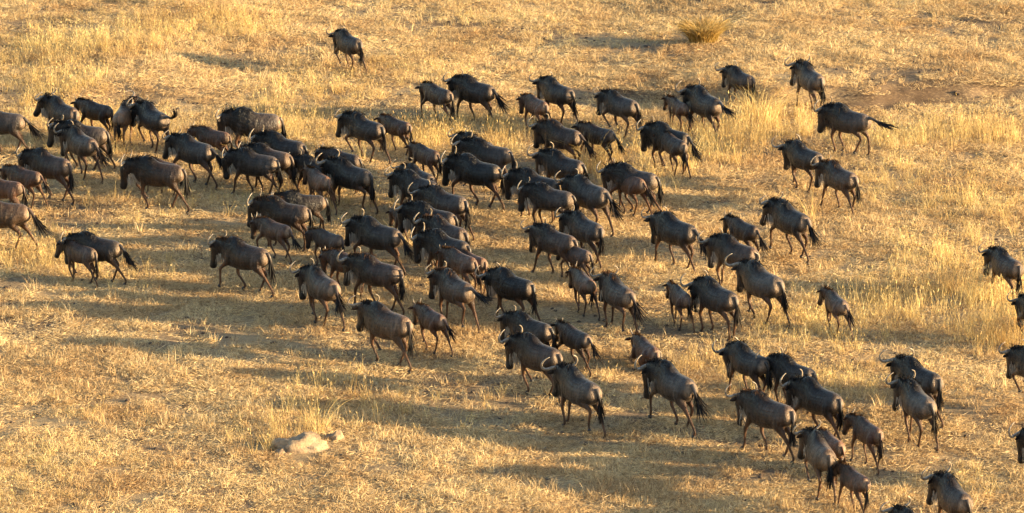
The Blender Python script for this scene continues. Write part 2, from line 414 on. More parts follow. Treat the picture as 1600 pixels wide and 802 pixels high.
def wildebeest(k, x, y, psi, s, kind, hy, hp, gait, tail, tint, label):
    rng = np.random.default_rng(100 + k)
    comps, feet, (Mh, hb), (Pn, Mn, nk) = build_shape(kind, gait, math.radians(hy), math.radians(hp), rng)
    calf = kind == 'calf'; bull = kind == 'bull'
    drop = -.5 if gait == 'L' else 0.0
    root = bpy.data.objects.new('wildebeest_calf' if calf else 'wildebeest', None); COL.objects.link(root)
    root.empty_display_size = .3
    root.location = (x, y, float(ground_h(x, y))); root.rotation_euler = (0, 0, math.pi - math.radians(psi)); root.scale = (s, s, s)
    tag(root, label, 'wildebeest calf' if calf else 'wildebeest', 'wildebeest calves in the moving herd' if calf else 'adult wildebeest of the moving herd')
    sh = np.array([0, 0, drop])
    base = np.array(TINT[tint]) * rng.uniform(.60, .92)
    if calf: base = base * np.array([1.2, 1.0, .88]) * (1.0 if tint == 'dark' else 1.4)  # redder calf coats; all but dark ones brightened in colour to lift their shade
    # one continuous skin
    V = []; F = []; col = []; rest = []; o = 0
    for name, v, f, r, ang in comps:
        V.append(v + sh); F += [tuple(q + o for q in t) for t in f]; o += len(v)
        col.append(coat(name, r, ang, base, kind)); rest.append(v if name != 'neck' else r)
    V = np.vstack(V); col = np.vstack(col); rest = np.vstack(rest)
    src = mesh_from(V, F); tmp = bpy.data.objects.new('tmp', src); COL.objects.link(tmp)
    rm = tmp.modifiers.new('r', 'REMESH'); rm.mode = 'VOXEL'; rm.voxel_size = .021; rm.use_smooth_shade = True
    sm = tmp.modifiers.new('s', 'SMOOTH'); sm.factor = .5; sm.iterations = 3
    dg = bpy.context.evaluated_depsgraph_get(); ev = tmp.evaluated_get(dg)
    me = bpy.data.meshes.new_from_object(ev); bpy.data.objects.remove(tmp); bpy.data.meshes.remove(src)
    me.name = 'body'; n = len(me.vertices); co = np.empty(n * 3, np.float32); me.vertices.foreach_get('co', co); co = co.reshape(-1, 3)
    kd = kdtree.KDTree(len(V))
    for i, v in enumerate(V): kd.insert(v, i)
    kd.balance()
    idx = np.empty((n, 3), int); ds = np.empty((n, 3))
    for i in range(n):
        for j, h in enumerate(kd.find_n(co[i], 3)): idx[i, j] = h[1]; ds[i, j] = h[2]
    w = 1 / (ds + .004); w /= w.sum(1, keepdims=True)
    me.materials.clear()
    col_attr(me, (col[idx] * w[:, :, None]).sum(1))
    ra = me.attributes.new('rest', 'FLOAT_VECTOR', 'POINT')
    ra.data.foreach_set('vector', ((rest[idx] * w[:, :, None]).sum(1) + k * 3.7).astype(np.float32).ravel())
    me.polygons.foreach_set('use_smooth', [True] * len(me.polygons))
    link('body', me, HIDE, root)
    hb = hb + sh; Pn = Pn + sh
    hs = .88 if calf else 1.0
    # horns, curved in a frame that stays upright when the face hangs down
    Up = Mh @ ry(-math.radians(75))
    if calf:
        q = rng.uniform(.75, 1.15)
        H = [(.0, .045, .085), (-.005, .075, .14), (-.02, .105 * q, .20 * q), (-.02, .11 * q, .27 * q)]; hr = (.020, .004)
    else:
        q = (.98 if bull else .86) * rng.uniform(.92, 1.10); z = .09; e = rng.uniform(.8, 1.2)
        H = [(.03, .03, z), (.055, .13 * q, z - .005), (.055, .24 * q, z - .045 * q * e), (.045, .335 * q, z - .02 * e), (.02, .388 * q, z + .07 * q), (-.01, .382 * q, z + .15 * q), (-.05, .318 * q, z + .235 * q), (-.065, .24 * q, z + .265 * q)]
        hr = (.036 if bull else .026, .006)
    for sd in (1, -1):
        P = polyline([(a, b * sd, c) for a, b, c in H], 16 if not calf else 8)
        P = P @ Up.T + hb
        r = np.linspace(0, 1, len(P)); r = hr[0] * (1 - r) ** .8 + hr[1]
        v, f, _, _ = sweep(P, r, r, 8, side=Up @ np.array([1.0, 0, .05]))
        link('horn', mesh_from(v, f), HORN2 if calf else HORN, root)
        # ear
        d = nrm(Mh @ (np.array([-.06, sd * 1.0, -.10 + rng.uniform(-.15, .15)])))
        st = Mh @ np.array([.0, .075 * sd, .02]) + hb
        L = .19 * hs * (1.1 if calf else 1); t = np.linspace(0, 1, 9)
        P = st + d[None] * (t * L)[:, None] + Up @ np.array([0, 0, -.03]) * (t ** 2)[:, None]
        v, f, tt, _ = sweep(P, .048 * np.sin(np.pi * np.clip(t * .85 + .12, 0, 1)) ** .8 * hs, .014 * np.sin(np.pi * np.clip(t * .85 + .12, 0, 1)), 8, side=Up @ np.array([0, 0, 1.0]))
        em = mesh_from(v, f); col_attr(em, np.tile(base * .9, (len(v), 1))); link('ear', em, HIDE, root)
        # eye
        ec = Mh @ np.array([.12 * hs, .092 * sd * hs * .9, .055]) + hb
        P = np.array([ec + Mh @ np.array([0, sd * q2, 0]) for q2 in (-.018, -.008, .006, .014)])
        v, f, _, _ = sweep(P, np.array([.012, .02, .019, .009]), np.array([.012, .02, .019, .009]), 8, side=Mh @ np.array([1.0, 0, 0]))
        link('eye', mesh_from(v, f), EYE, root)
    # mane along the crest and a forelock
    T = nrm(np.gradient(Pn, axis=0)); Sd = nrm(np.stack([np.array([0, 1.0, 0]) * (1 - q) + (Mn @ np.array([0, 1.0, 0])) * q for q in np.linspace(0, 1, 20)]))
    U = nrm(np.cross(T, Sd)); U[U[:, 2] < 0] *= -1
    nm = 210 if not calf else 130
    crest = Pn[1:17] + U[1:17] * nk[1:17, 3:4] * .9
    tx = np.linspace(.12, .34, 5); tz = np.array([np.interp(a, [t[0] for t in TORSO], [t[1] + t[3] for t in TORSO]) for a in tx]) - (.07 if calf else .02) + drop
    crest = np.vstack([np.stack([tx, 0 * tx, tz], 1), crest])
    u = rng.uniform(0, len(crest) - 1.001, nm) ; i0 = u.astype(int); fr = (u - i0)[:, None]
    R0 = crest[i0] * (1 - fr) + crest[i0 + 1] * fr + rng.normal(size=(nm, 3)) * np.array([.01, .022, .008])
    ln = (rng.uniform(.07, .13, nm) if calf else rng.uniform(.10, .20 if not bull else .25, nm))
    upd = np.array([-.45, 0, 1.0 if calf else .55]) + rng.normal(size=(nm, 3)) * np.array([.3, .45 if calf else .75, .2])
    upd = nrm(upd); paths = np.stack([R0, R0 + upd * (ln * .55)[:, None], R0 + upd * ln[:, None] + np.array([-.02, 0, -.02 if calf else -.07])[None] * (ln / .12)[:, None]], 1)
    nf = 34; f0 = Mh @ np.array([.02, 0, .08]) + hb + rng.normal(size=(nf, 3)) * .03
    fd = nrm((Up @ np.array([.5, 0, .6]))[None] + rng.normal(size=(nf, 3)) * .45); fl = rng.uniform(.05, .11, nf)
    p2 = np.stack([f0, f0 + fd * (fl * .6)[:, None], f0 + fd * fl[:, None] + Up @ np.array([.03, 0, -.03])], 1)
    v, f = ribbons(np.vstack([paths, p2]), rng.uniform(.014, .03, nm + nf), rng)
    mk = 'brown' if calf and tint != 'dark' else ('brown' if tint in ('brown', 'tan') and rng.random() < .3 else 'black')
    link('mane', mesh_from(v, f), HAIR[mk], root)
    # beard under throat and neck
    nb = 80 if calf else 330
    jaw = [Mh @ np.array([.30 * hs, 0, -.07]) + hb, Mh @ np.array([.12, 0, -.10]) + hb]
    low = [Pn[i] - U[i] * nk[i, 3] * .85 for i in (15, 12, 9, 6, 3)]
    B = np.array(jaw + low); u = rng.uniform(0, (3.6 if calf else len(B) - 1.001), nb); i0 = u.astype(int); fr = (u - i0)[:, None]
    R0 = B[i0] * (1 - fr) + B[i0 + 1] * fr + rng.normal(size=(nb, 3)) * np.array([.015, .03, .012]) + np.array([0, 0, .02])
    ln = rng.uniform(.14, .32, nb) * (.5 if calf else 1.0) * (1.15 if bull else 1.0)
    dn = nrm(np.array([-.10, 0, -1.0]) + rng.normal(size=(nb, 3)) * np.array([.12, .14, .05]))
    paths = np.stack([R0, R0 + dn * (ln * .5)[:, None], R0 + dn * ln[:, None] + np.array([-.03, 0, 0])], 1)
    v, f = ribbons(paths, rng.uniform(.014, .030, nb), rng)
    link('beard', mesh_from(v, f), HAIR['smoke' if calf or rng.random() < .22 else 'pale'], root)
    # tail: haired dock and long tuft
    yo = rng.uniform(-.06, .06)
    TL = {'h': [(-.655, 0, 1.06), (-.71, yo * .3, .99), (-.745, yo, .84), (-.75, yo, .68), (-.76, yo * 1.4, .48), (-.76, yo * 1.6, .28)],
          'o': [(-.655, 0, 1.06), (-.72, yo * .3, 1.0), (-.83, yo, .86), (-.93, yo * 1.3, .70), (-1.04, yo * 1.6, .54), (-1.17, yo * 2, .42)],
          'b': [(-.655, 0, 1.07), (-.74, 0, 1.08), (-.92, yo, 1.02), (-1.08, yo * 1.5, .97), (-1.30, yo * 2, .94), (-1.52, yo * 2.5, .88)],
          'c': [(-.655, 0, 1.07), (-.75, -.02, 1.10), (-.90, -.05, 1.08), (-1.03, -.08, 1.14), (-1.07, -.08, 1.30), (-.94, -.06, 1.42)]}[tail]
    P = polyline(TL, 24) + sh
    if gait == 'L': P = P + np.array([0, 0, .0]); P[:, 2] = np.maximum(P[:, 2], .05)
    kk = 11; r = np.linspace(.042, .022, kk) * (.8 if calf else 1)
    v, f, tt, ang = sweep(P[:kk], r, r * 1.15, 8)
    tm = mesh_from(v, f); col_attr(tm, np.tile(base * 1.5 + .03, (len(v), 1)) * (1 - .5 * tt[:, None])); tl = link('tail', tm, HIDE, root)
    nt = 54 if calf else 110
    st = rng.uniform(4, 12, nt); ed = np.minimum(st + rng.uniform(8, 12, nt), 23); sp = rng.normal(size=(nt, 3)) * np.array([.045, .045, .02]) * (1.3 if tail in 'ob' else 1)
    tpar = np.linspace(0, 1, 5); pts = []
    for a in range(nt):
        t = st[a] + (ed[a] - st[a]) * tpar
        q = np.stack([np.interp(t, np.arange(24), P[:, c]) for c in range(3)], 1)
        pts.append(q + sp[a][None] * (.25 + 1.1 * tpar ** 1.3 * (1.4 if tail in 'ob' else .9))[:, None])
    v, f = ribbons(np.array(pts), rng.uniform(.018, .034, nt), rng)
    link('tail_tuft', mesh_from(v, f), HAIR['black' if not (calf and tint == 'tan') else 'brown'], tl)
    # hooves
    for b, d in feet:
        b = b + sh; fw = np.array([1.0, 0, 0]); d = nrm(d + np.array([0, 0, -.3]))
        P = np.array([b - d * .02, b + fw * .008, b + d * .02 + fw * .012, b + d * .03 + fw * .014])
        v, f, _, _ = sweep(P, np.array([.030, .036, .040, .034]), np.array([.034, .042, .048, .040]), 8, side=np.array([0, 1.0, 0]))
        link('hoof', mesh_from(v, f), HOOF, root)
    return root

ANIMALS = [   # x, y, degrees turned away from due left, scale, kind, head yaw, head pitch, gait, tail, coat, label
    (-13.48, 10.12, 18, 1.023, 'cow', 0, 0, 'E', 'o', 'grey', 'grey-brown wildebeest cut off by the left edge, uppermost there, one hind leg stretched back'),
    (-11.95, 11.18, 51, 0.976, 'bull', 5, -8, 'S', 'h', 'brown', 'horned wildebeest with head held high and shaggy forelock, topmost of the far left cluster'),
    (-11.13, 12.03, 38, 0.849, 'calf', 0, -10, 'A', 'h', 'dark', 'short dark young wildebeest standing alone between the left cluster and the curled-tail animal'),
    (-11.17, 8.6, 18, 0.988, 'cow', 0, 0, 'B', 'h', 'grey', 'grey wildebeest mostly hidden between the high-headed one and a horned one in front'),
    (-11.14, 7.63, 56, 1.008, 'cow', 5, 5, 'C', 'o', 'brown', 'striding wildebeest with wide pale horns in front of a mostly hidden grey one at left'),
    (-10.33, 11.32, 100, 0.897, 'cow', -75, -42, 'S', 'h', 'sun_painted', 'sun-painted tan wildebeest seen end-on with raised head turned to the right, upper left'),
    (-9.49, 10.63, 56, 0.969, 'bull', 0, -5, 'C', 'c', 'dark', 'black wildebeest flicking its tail up in a curl, upper left'),
    (-8.19, 7.01, 42, 0.997, 'cow', 5, 0, 'E', 'o', 'grey', 'bluish grey wildebeest behind bent grass stalks, below the animal with the curled tail'),
    (-8.94, 4.51, 21, 1.044, 'cow', 0, 3, 'D', 'h', 'brown', 'large brown wildebeest crossing bare ground at left with black hanging tail'),
    (-8.92, 5.83, 36, 0.784, 'calf', 0, 0, 'A', 'h', 'brown', 'calf almost hidden behind the large brown wildebeest, only its back showing'),
    (-11.77, 5.5, 38, 1.025, 'cow', 5, 5, 'E', 'h', 'brown', 'brown wildebeest with drooped head and dark tail just right of a calf, left edge group'),
    (-12.38, 4.99, 35, 0.841, 'calf', 0, 5, 'B', 'o', 'brown', 'brown calf with tan tail walking in front of a drooping-headed adult, near left edge'),
    (-12.81, 3.67, 24, 0.888, 'calf', 0, 0, 'A', 'h', 'brown', 'brown rump entering at the left edge between a calf and a long-tailed adult'),
    (-12.5, 0.5, 11, 1.043, 'cow', 0, 0, 'B', 'o', 'tan', 'greyish tan wildebeest cut by the left edge with long swinging tail tuft, lowest there'),
    (-9.94, -2.28, 24, 0.946, 'cow', 0, 8, 'E', 'o', 'dark', 'dark trotting wildebeest right behind a calf, alone at the lower left of the herd'),
    (-10.34, -2.31, 44, 0.805, 'calf', 8, 0, 'D', 'h', 'grey', 'pale grey calf walking against the flank of a trotting adult, lower left of herd'),
    (-6.78, 9.94, 2, 1.013, 'bull', 0, 5, 'S', 'h', 'grey', 'massive side-on wildebeest with bent straws across its shoulder, top of the left centre crowd'),
    (-7.83, 9.1, 34, 0.828, 'calf', 0, -3, 'S', 'h', 'brown', 'brown calf with pale rump directly below left of the massive side-on adult'),
    (-5.91, 7.47, 33, 0.999, 'bull', 0, 0, 'S', 'h', 'dark', "dark backed wildebeest with tall curved horn, under the massive side-on adult's rump"),
    (-6.19, 6.3, 34, 0.973, 'cow', 5, 0, 'B', 'h', 'tan', 'tawny wildebeest looking round with sunlit forehead, squeezed behind a grey-headed adult'),
    (-6.56, 5.93, 25, 0.957, 'cow', 5, 5, 'A', 'h', 'grey', "grey-headed wildebeest with thick pale-fringed tail standing on the left centre crowd's near side"),
    (-5.05, 5.96, 37, 0.826, 'cow', 0, 5, 'A', 'h', 'dark', 'dark young wildebeest with reddish mane behind a pale spike-horned calf'),
    (-4.88, 4.53, 62, 0.857, 'calf', -5, -5, 'F', 'o', 'tan', 'pale brown calf with upright spike horns and rusty mane, striding in the centre left'),
    (-4.07, 4.49, 43, 1.019, 'bull', 0, 0, 'H', 'h', 'dark', 'black-fronted wildebeest with level crescent horns right of the rusty-maned calf'),
    (-4.37, 6.47, 38, 0.885, 'calf', 0, 0, 'S', 'h', 'dark', 'young wildebeest with spike horns mostly hidden behind the black-fronted adult'),
    (-3.86, 9.61, 44, 0.963, 'bull', 0, 5, 'C', 'h', 'dark', 'large dark wildebeest with pale beard walking through tall grass, upper centre left'),
    (-3.06, 10.35, 47, 0.822, 'calf', 0, 0, 'A', 'h', 'brown', "brown calf following closely behind the large pale-bearded adult's rump"),
    (-2.23, 7.29, 52, 0.799, 'calf', 5, 5, 'A', 'h', 'brown', 'plain brown calf with ruffled mane walking right of the black-fronted adult'),
    (-2.36, 3.41, 43, 0.973, 'bull', 0, 5, 'S', 'h', 'dark', 'dark blue-grey wildebeest with pale horn loops, half hidden at centre left'),
    (-2.37, 4.62, 52, 0.872, 'cow', 0, 8, 'S', 'h', 'dark', 'dark wildebeest pressed behind the blue-grey one with horn loops, only its back visible'),
    (-1.66, 1.72, 39, 0.997, 'cow', 0, 5, 'H', 'h', 'grey', 'long grey-brown wildebeest with hanging black tail, standing above the tight central knot'),
    (-1.96, 0.22, 31, 0.987, 'bull', 0, 0, 'S', 'h', 'dark', 'wildebeest with raised pale horns and brown rump, back row of the tight central knot'),
    (-2.56, 0.87, 46, 0.749, 'calf', 0, 0, 'A', 'h', 'brown', 'calf with short spikes and rusty nape at the left side of the central knot'),
    (-1.58, -1.22, 45, 0.97, 'bull', 0, 0, 'S', 'h', 'brown', 'wildebeest with large thick crescent horns, second row of the tight central knot'),
    (-1.56, -2.69, 38, 0.986, 'bull', 5, 8, 'S', 'h', 'dark', 'black-maned wildebeest with long pale beard and high horns in the central knot'),
    (-1.23, -3.59, 52, 0.877, 'calf', 0, 0, 'S', 'h', 'brown', 'spike-horned brown calf in front of the pale-bearded one in the central knot'),
    (-0.97, -3.36, 51, 0.81, 'calf', 0, 0, 'S', 'h', 'tan', 'tan rump of a calf poking out at the right side of the central knot'),
    (-1.31, -6.52, 59, 1.025, 'cow', 5, 3, 'H', 'b', 'brown', 'wildebeest with ears out and wispy beard, nearest animal of the central knot'),
    (-3.23, -1.45, 38, 1.005, 'bull', 0, 0, 'E', 'o', 'dark', 'sleek dark wildebeest left of the central knot with tail swinging over a stretched hind leg'),
    (-3.16, -4.99, 35, 1.01, 'bull', 0, 8, 'A', 'h', 'brown', 'heavy brown wildebeest with striped neck and bushy black tail, in front of a hidden calf'),
    (-3.94, -3.5, 39, 0.852, 'calf', 0, 5, 'S', 'h', 'brown', 'dark calf with two pale spikes mostly hidden behind the striped-necked heavy adult'),
    (-4.42, -6.12, 60, 1.036, 'cow', 8, 3, 'F', 'o', 'brown', 'wildebeest with high open horns and pale tail leading the nearer centre left animals'),
    (-2.82, -9.38, 45, 1.063, 'cow', 0, 3, 'D', 'h', 'tan', 'greyish tan wildebeest with one forefoot lifted, lowest adult of the centre left'),
    (-1.84, -8.38, 58, 0.832, 'calf', 0, -5, 'F', 'o', 'brown', 'small reddish calf with sideways ears trotting behind the lifted-forefoot adult'),
    (-5.58, 0.71, 24, 0.994, 'bull', 0, 3, 'S', 'h', 'brown', 'brindle-necked brown wildebeest above a small horned calf, left of centre'),
    (-5.21, 2.04, 0, 0.868, 'cow', 5, 3, 'S', 'h', 'dark', 'wildebeest tucked behind the brindle-necked brown one, tail hanging pale'),
    (-5.79, -0.36, 44, 0.831, 'calf', 0, 5, 'E', 'o', 'brown', 'calf with short upright horns striding below the brindle-necked brown adult'),
    (-4.46, -1.13, 42, 0.739, 'calf', 0, 5, 'S', 'h', 'grey', 'greyish calf with pale ears standing left of the sleek dark adult'),
    (-6.35, -3.21, 35, 1.018, 'cow', 0, 3, 'E', 'h', 'brown', 'long-striding brown wildebeest with black nape and pale beard, alone left of centre'),
    (-4.61, 19.95, 56, 0.896, 'cow', 5, 8, 'C', 'h', 'dark', 'lone dark wildebeest farthest away at the top of the scene'),
    (-2.02, 13.98, 52, 0.895, 'calf', 5, 5, 'E', 'h', 'dark', 'small dark wildebeest with short horns walking left of a bigger black-tailed one, top centre'),
    (-1.0, 14.07, 40, 0.973, 'bull', 0, 5, 'A', 'o', 'dark', 'black wildebeest with long thick tail at top centre, behind the smaller one'),
    (1.22, 14.04, 52, 0.94, 'bull', 0, 0, 'B', 'h', 'dark', 'dark humped wildebeest with raised horns above a calf, topmost at centre right'),
    (0.64, 12.92, 59, 0.816, 'calf', 0, 5, 'S', 'h', 'brown', 'brown calf behind thin stalks just below left of the dark humped adult'),
    (2.91, 12.58, 49, 0.937, 'cow', 0, 3, 'C', 'h', 'grey', 'grey-brown wildebeest with pale rump walking over a rough bank, centre right top'),
    (1.29, 9.05, 41, 0.975, 'bull', 5, 8, 'S', 'o', 'brown', 'wildebeest with broad up-curved horns and pale rump behind crossing grass stalks'),
    (2.24, 9.43, 43, 0.866, 'calf', 0, 0, 'A', 'o', 'dark', 'dark young wildebeest with reddish back right of the broad-horned one'),
    (1.31, 5.69, 41, 0.984, 'bull', 0, 5, 'S', 'h', 'dark', 'black-maned wildebeest under the broad-horned one, horns hidden in grass'),
    (0.61, 3.51, 38, 0.981, 'bull', 0, 5, 'S', 'h', 'dark', 'dark wildebeest with pricked ear and pale horn at the head of the centre right crowd'),
    (0.97, 2.13, 31, 0.939, 'cow', 0, 8, 'S', 'h', 'grey', 'round-bellied grey wildebeest with wide upright horns, front left of the centre right crowd'),
    (1.9, 2.29, 52, 1.061, 'cow', 0, 3, 'B', 'o', 'grey', 'sloping-backed wildebeest with grey flank and hairy tail amid the centre right crowd'),
    (3.08, 4.16, 31, 0.983, 'bull', 0, 5, 'E', 'h', 'grey', 'adult wildebeest with black hanging tail behind a reddish running calf'),
    (2.96, 4.11, 54, 0.885, 'calf', 0, -3, 'F', 'o', 'brown', 'reddish brown calf running in front of a black-tailed adult, centre right'),
    (1.77, -0.89, 54, 0.954, 'cow', 5, 0, 'A', 'h', 'grey', 'smooth grey wildebeest walking away with tail tucked, above a small grey calf'),
    (1.04, -2.02, 45, 0.973, 'cow', 0, 0, 'A', 'h', 'brown', 'wildebeest facing left whose rump is hidden by a calf, long front legs visible'),
    (1.54, -2.56, 50, 0.744, 'calf', 0, -3, 'E', 'h', 'grey', 'small grey calf covering the rump of the long-legged adult'),
    (1.67, -5.18, 69, 0.831, 'calf', 0, -3, 'F', 'h', 'brown', 'calf with upright pale horns running just left of a bull with splayed tail'),
    (2.45, -6.64, 66, 1.008, 'cow', 10, 0, 'H', 'o', 'brown', 'wildebeest with raised mane and long tail slanting right, right of the running calf'),
    (0.01, -5.89, 42, 0.944, 'bull', 0, 10, 'B', 'h', 'black', 'jet black low-headed wildebeest with bearded throat right of the central knot'),
    (0.41, -9.52, 42, 0.926, 'cow', 0, 3, 'S', 'h', 'dark', 'wildebeest hidden to the shoulder behind a walking horned adult, lower centre'),
    (0.57, -11.77, 48, 1.023, 'bull', 3, 0, 'D', 'h', 'brown', 'sturdy wildebeest with high crescent horns prancing, front left of the lower centre pair'),
    (1.4, -9.92, 56, 0.851, 'calf', 0, -5, 'E', 'o', 'dark', 'dark slim young wildebeest with upright spike horns following the lower centre adults'),
    (1.45, -14.43, 59, 1.058, 'bull', 8, 0, 'H', 'h', 'grey', 'nearest wildebeest of the lower centre with hooped horns and black tail between walking legs'),
    (3.02, -9.65, 68, 0.924, 'calf', 0, 5, 'L', 'h', 'brown', 'grey-brown young wildebeest lying down behind a large striding adult'),
    (3.49, -14.42, 59, 1.095, 'bull', 5, 5, 'E', 'o', 'grey', 'large grey striding wildebeest with shaggy black neck, alone right of lower centre'),
    (4.47, 13.1, 62, 0.746, 'calf', 0, -8, 'B', 'o', 'brown', 'brown calf with small horns walking beside the adult with streaming tail'),
    (5.18, 12.36, 60, 1.028, 'bull', 0, 0, 'A', 'b', 'dark', 'glossy black wildebeest with its tail streaming out to the right above tall grass'),
    (6.27, 15.97, 55, 0.818, 'bull', 0, 5, 'S', 'h', 'brown', 'brown wildebeest screened by a tall yellow grass tussock, top right'),
    (4.1, 8.61, 41, 0.961, 'bull', 0, 8, 'S', 'o', 'black', 'black low-headed wildebeest behind a spike-horned calf, among tall stalks right of centre'),
    (4.19, 8.17, 62, 0.88, 'calf', -5, 0, 'C', 'h', 'dark', 'dark calf with pale spikes stepping through tall grass in front of a black adult'),
    (8.16, 15.3, 68, 1.01, 'bull', 10, -3, 'A', 'h', 'grey', 'blue-grey wildebeest seen from behind with pale tail, topmost at the right'),
    (8.88, 10.36, 41, 1.0, 'bull', 0, 8, 'K', 'b', 'grey', 'humped wildebeest with lowered head cantering, tail held straight out'),
    (7.5, 6.51, 53, 0.947, 'bull', 0, 5, 'B', 'h', 'dark', 'dark brown wildebeest partly covered by another horned one, right side'),
    (8.28, 4.45, 58, 0.966, 'cow', 0, 0, 'A', 'h', 'brown', 'wildebeest with long flat horns and bushy dark tail in front of the dark brown one'),
    (3.95, -1.17, 50, 1.03, 'cow', 0, 3, 'A', 'o', 'dark', 'long-legged dark wildebeest with flat wide horns walking alone right of centre'),
    (5.62, -0.36, 55, 0.841, 'calf', 0, -8, 'S', 'o', 'dark', 'dark calf with pricked ears above the shaggy-maned adults on the right'),
    (6.79, -0.02, 58, 1.031, 'bull', 10, -8, 'E', 'o', 'dark', 'burly wildebeest with tousled forelock and long flowing tail, right side'),
    (5.32, -3.18, 46, 1.007, 'bull', 5, 3, 'H', 'h', 'brown', 'wildebeest with sandy ruffled mane, partly hidden by a silvery one below it'),
    (5.8, -6.04, 57, 1.066, 'bull', 3, 5, 'F', 'h', 'silver', 'silvery grey wildebeest trotting with curly horns in front of a sandy-maned one'),
    (3.89, -6.3, 69, 0.782, 'calf', 0, -10, 'B', 'h', 'grey', 'little grey calf with fuzzy mane at the left of a silver-rumped adult'),
    (4.72, -7.07, 55, 0.999, 'bull', 5, 8, 'S', 'h', 'dark', 'dark wildebeest with silver rump highlight and heavy black tail beside a little calf'),
    (7.46, -7.13, 71, 0.823, 'calf', 0, -8, 'F', 'o', 'grey', 'lone fuzzy calf with spike horns hopping through stubble, right'),
    (5.21, -12.11, 56, 0.943, 'bull', 0, 15, 'A', 'h', 'dark', 'dark square-shouldered wildebeest with blunt hanging head, left front of the right lower knot'),
    (6.16, -12.95, 47, 0.92, 'bull', -5, 5, 'S', 'h', 'dark', 'wildebeest with wide curly horns wedged between two dark adults, lower right'),
    (6.58, -15.16, 52, 1.0, 'bull', 3, 5, 'E', 'h', 'dark', 'dark brown wildebeest with glossy rump and tight tail behind the curly-horned one'),
    (5.44, -16.34, 46, 1.04, 'cow', 0, 3, 'A', 'h', 'brown', 'wildebeest with pale fringed throat and black face stripe, left of two brown calves'),
    (7.48, -17.21, 64, 0.836, 'calf', 5, -8, 'A', 'h', 'brown', 'reddish calf with small spikes walking to the right of the lower right adults'),
    (6.37, -19.25, 77, 0.996, 'cow', 10, -5, 'C', 'h', 'tan', 'slender tan wildebeest with slanted horns seen from behind, lower right'),
    (6.65, -18.09, 67, 0.817, 'calf', 0, 0, 'S', 'h', 'tan', 'tan calf half hidden behind the slender tan adult'),
    (7.0, -20.37, 63, 0.782, 'calf', 0, -8, 'A', 'h', 'brown', 'brown calf with dark sideways ears touching the bottom edge'),
    (7.93, -24.18, 67, 0.965, 'bull', 10, -5, 'S', 'h', 'brown', 'wildebeest at the bottom edge showing little more than its horns'),
    (8.89, -22.07, 72, 0.979, 'bull', 8, 0, 'S', 'h', 'brown', 'brown wildebeest cut off by the bottom edge with light horn tips, lower right'),
    (8.83, -13.89, 55, 1.027, 'bull', -5, 3, 'E', 'h', 'dark', 'black wildebeest with curled horns standing behind a blue-grey one, right'),
    (8.67, -15.54, 70, 1.018, 'bull', 5, 0, 'B', 'h', 'silver', 'shiny blue-grey wildebeest with sweeping horn, nearer of the right pair'),
    (11.46, -12.86, 55, 0.962, 'bull', 0, 3, 'G', 'h', 'grey', 'grey wildebeest entering at the right edge with lit bent foreleg and tall horns'),
    (11.17, -18.68, 53, 0.971, 'bull', 0, 3, 'S', 'h', 'dark', 'dark wildebeest whose face just enters at the right edge, lowest there'),
    (11.68, -3.98, 67, 0.937, 'cow', 5, 3, 'S', 'h', 'brown', 'brown wildebeest with round back behind grass, upper of the right edge animals'),
    (12.04, -8.05, 57, 0.932, 'cow', 0, 20, 'G', 'h', 'dark', 'dark wildebeest at the right edge of which only head and one foreleg show'),
    (-0.88, 4.64, 34, 1.03, 'bull', 0, 8, 'E', 'h', 'black', "huge dark low-headed wildebeest right of the ruffled calf, covering a bluish one's legs"),
    (-0.61, 6.83, 30, 0.994, 'bull', 4, 0, 'A', 'h', 'grey', 'bluish backed wildebeest with curled horns behind the huge dark low-headed one'),
    (-0.91, 7.75, 48, 0.931, 'cow', 0, 0, 'S', 'h', 'dark', 'wildebeest of which only horns and dark mane show behind the bluish backed one'),

]
for k, a in enumerate(ANIMALS): wildebeest(k, *a)

# ---------------------------------------------------------------- ground
def axis(lo, hi, step, far):
    core = np.arange(lo, hi + step, step); out = [core]
    g = step; a = hi
    R = []
    while a < far: g *= 1.35; a += g; R.append(a)
    g = step; a = lo; L = []
    while a > -far: g *= 1.35; a -= g; L.append(a)
    return np.concatenate([L[::-1], core, R])
gx = axis(-21, 24, .14, 900); gy = axis(-32, 44, .16, 900)
X, Y = np.meshgrid(gx, gy); nx, ny = len(gx), len(gy)
rr = np.random.default_rng(5)
near = ((abs(X) < 25) & (Y > -34) & (Y < 46))
Z = ground_h(X, Y) + rr.normal(size=X.shape) * .004 * near
ii, jj = np.meshgrid(np.arange(ny - 1), np.arange(nx - 1), indexing='ij'); a = (ii * nx + jj).ravel()
gm = bpy.data.meshes.new('ground'); nv = nx * ny; nf = len(a)
gm.vertices.add(nv); gm.vertices.foreach_set('co', np.stack([X, Y, Z], -1).astype(np.float32).ravel())
gm.loops.add(nf * 4); gm.loops.foreach_set('vertex_index', np.stack([a, a + 1, a + nx + 1, a + nx], 1).ravel().astype(np.int32))
gm.polygons.add(nf); gm.polygons.foreach_set('loop_start', np.arange(nf, dtype=np.int32) * 4); gm.polygons.foreach_set('loop_total', np.full(nf, 4, np.int32))
gm.update(); gm.validate(); gm.polygons.foreach_set('use_smooth', [True] * nf)
tag(link('ground', gm, mat_ground()), kind='structure')

STONES = [(-4.48, -15.90, 0.50), (-3.77, -15.25, 0.25), (-4.86, -16.17, 0.30), (-4.46, -16.57, 0.40), (-3.77, -15.72, 0.20)]
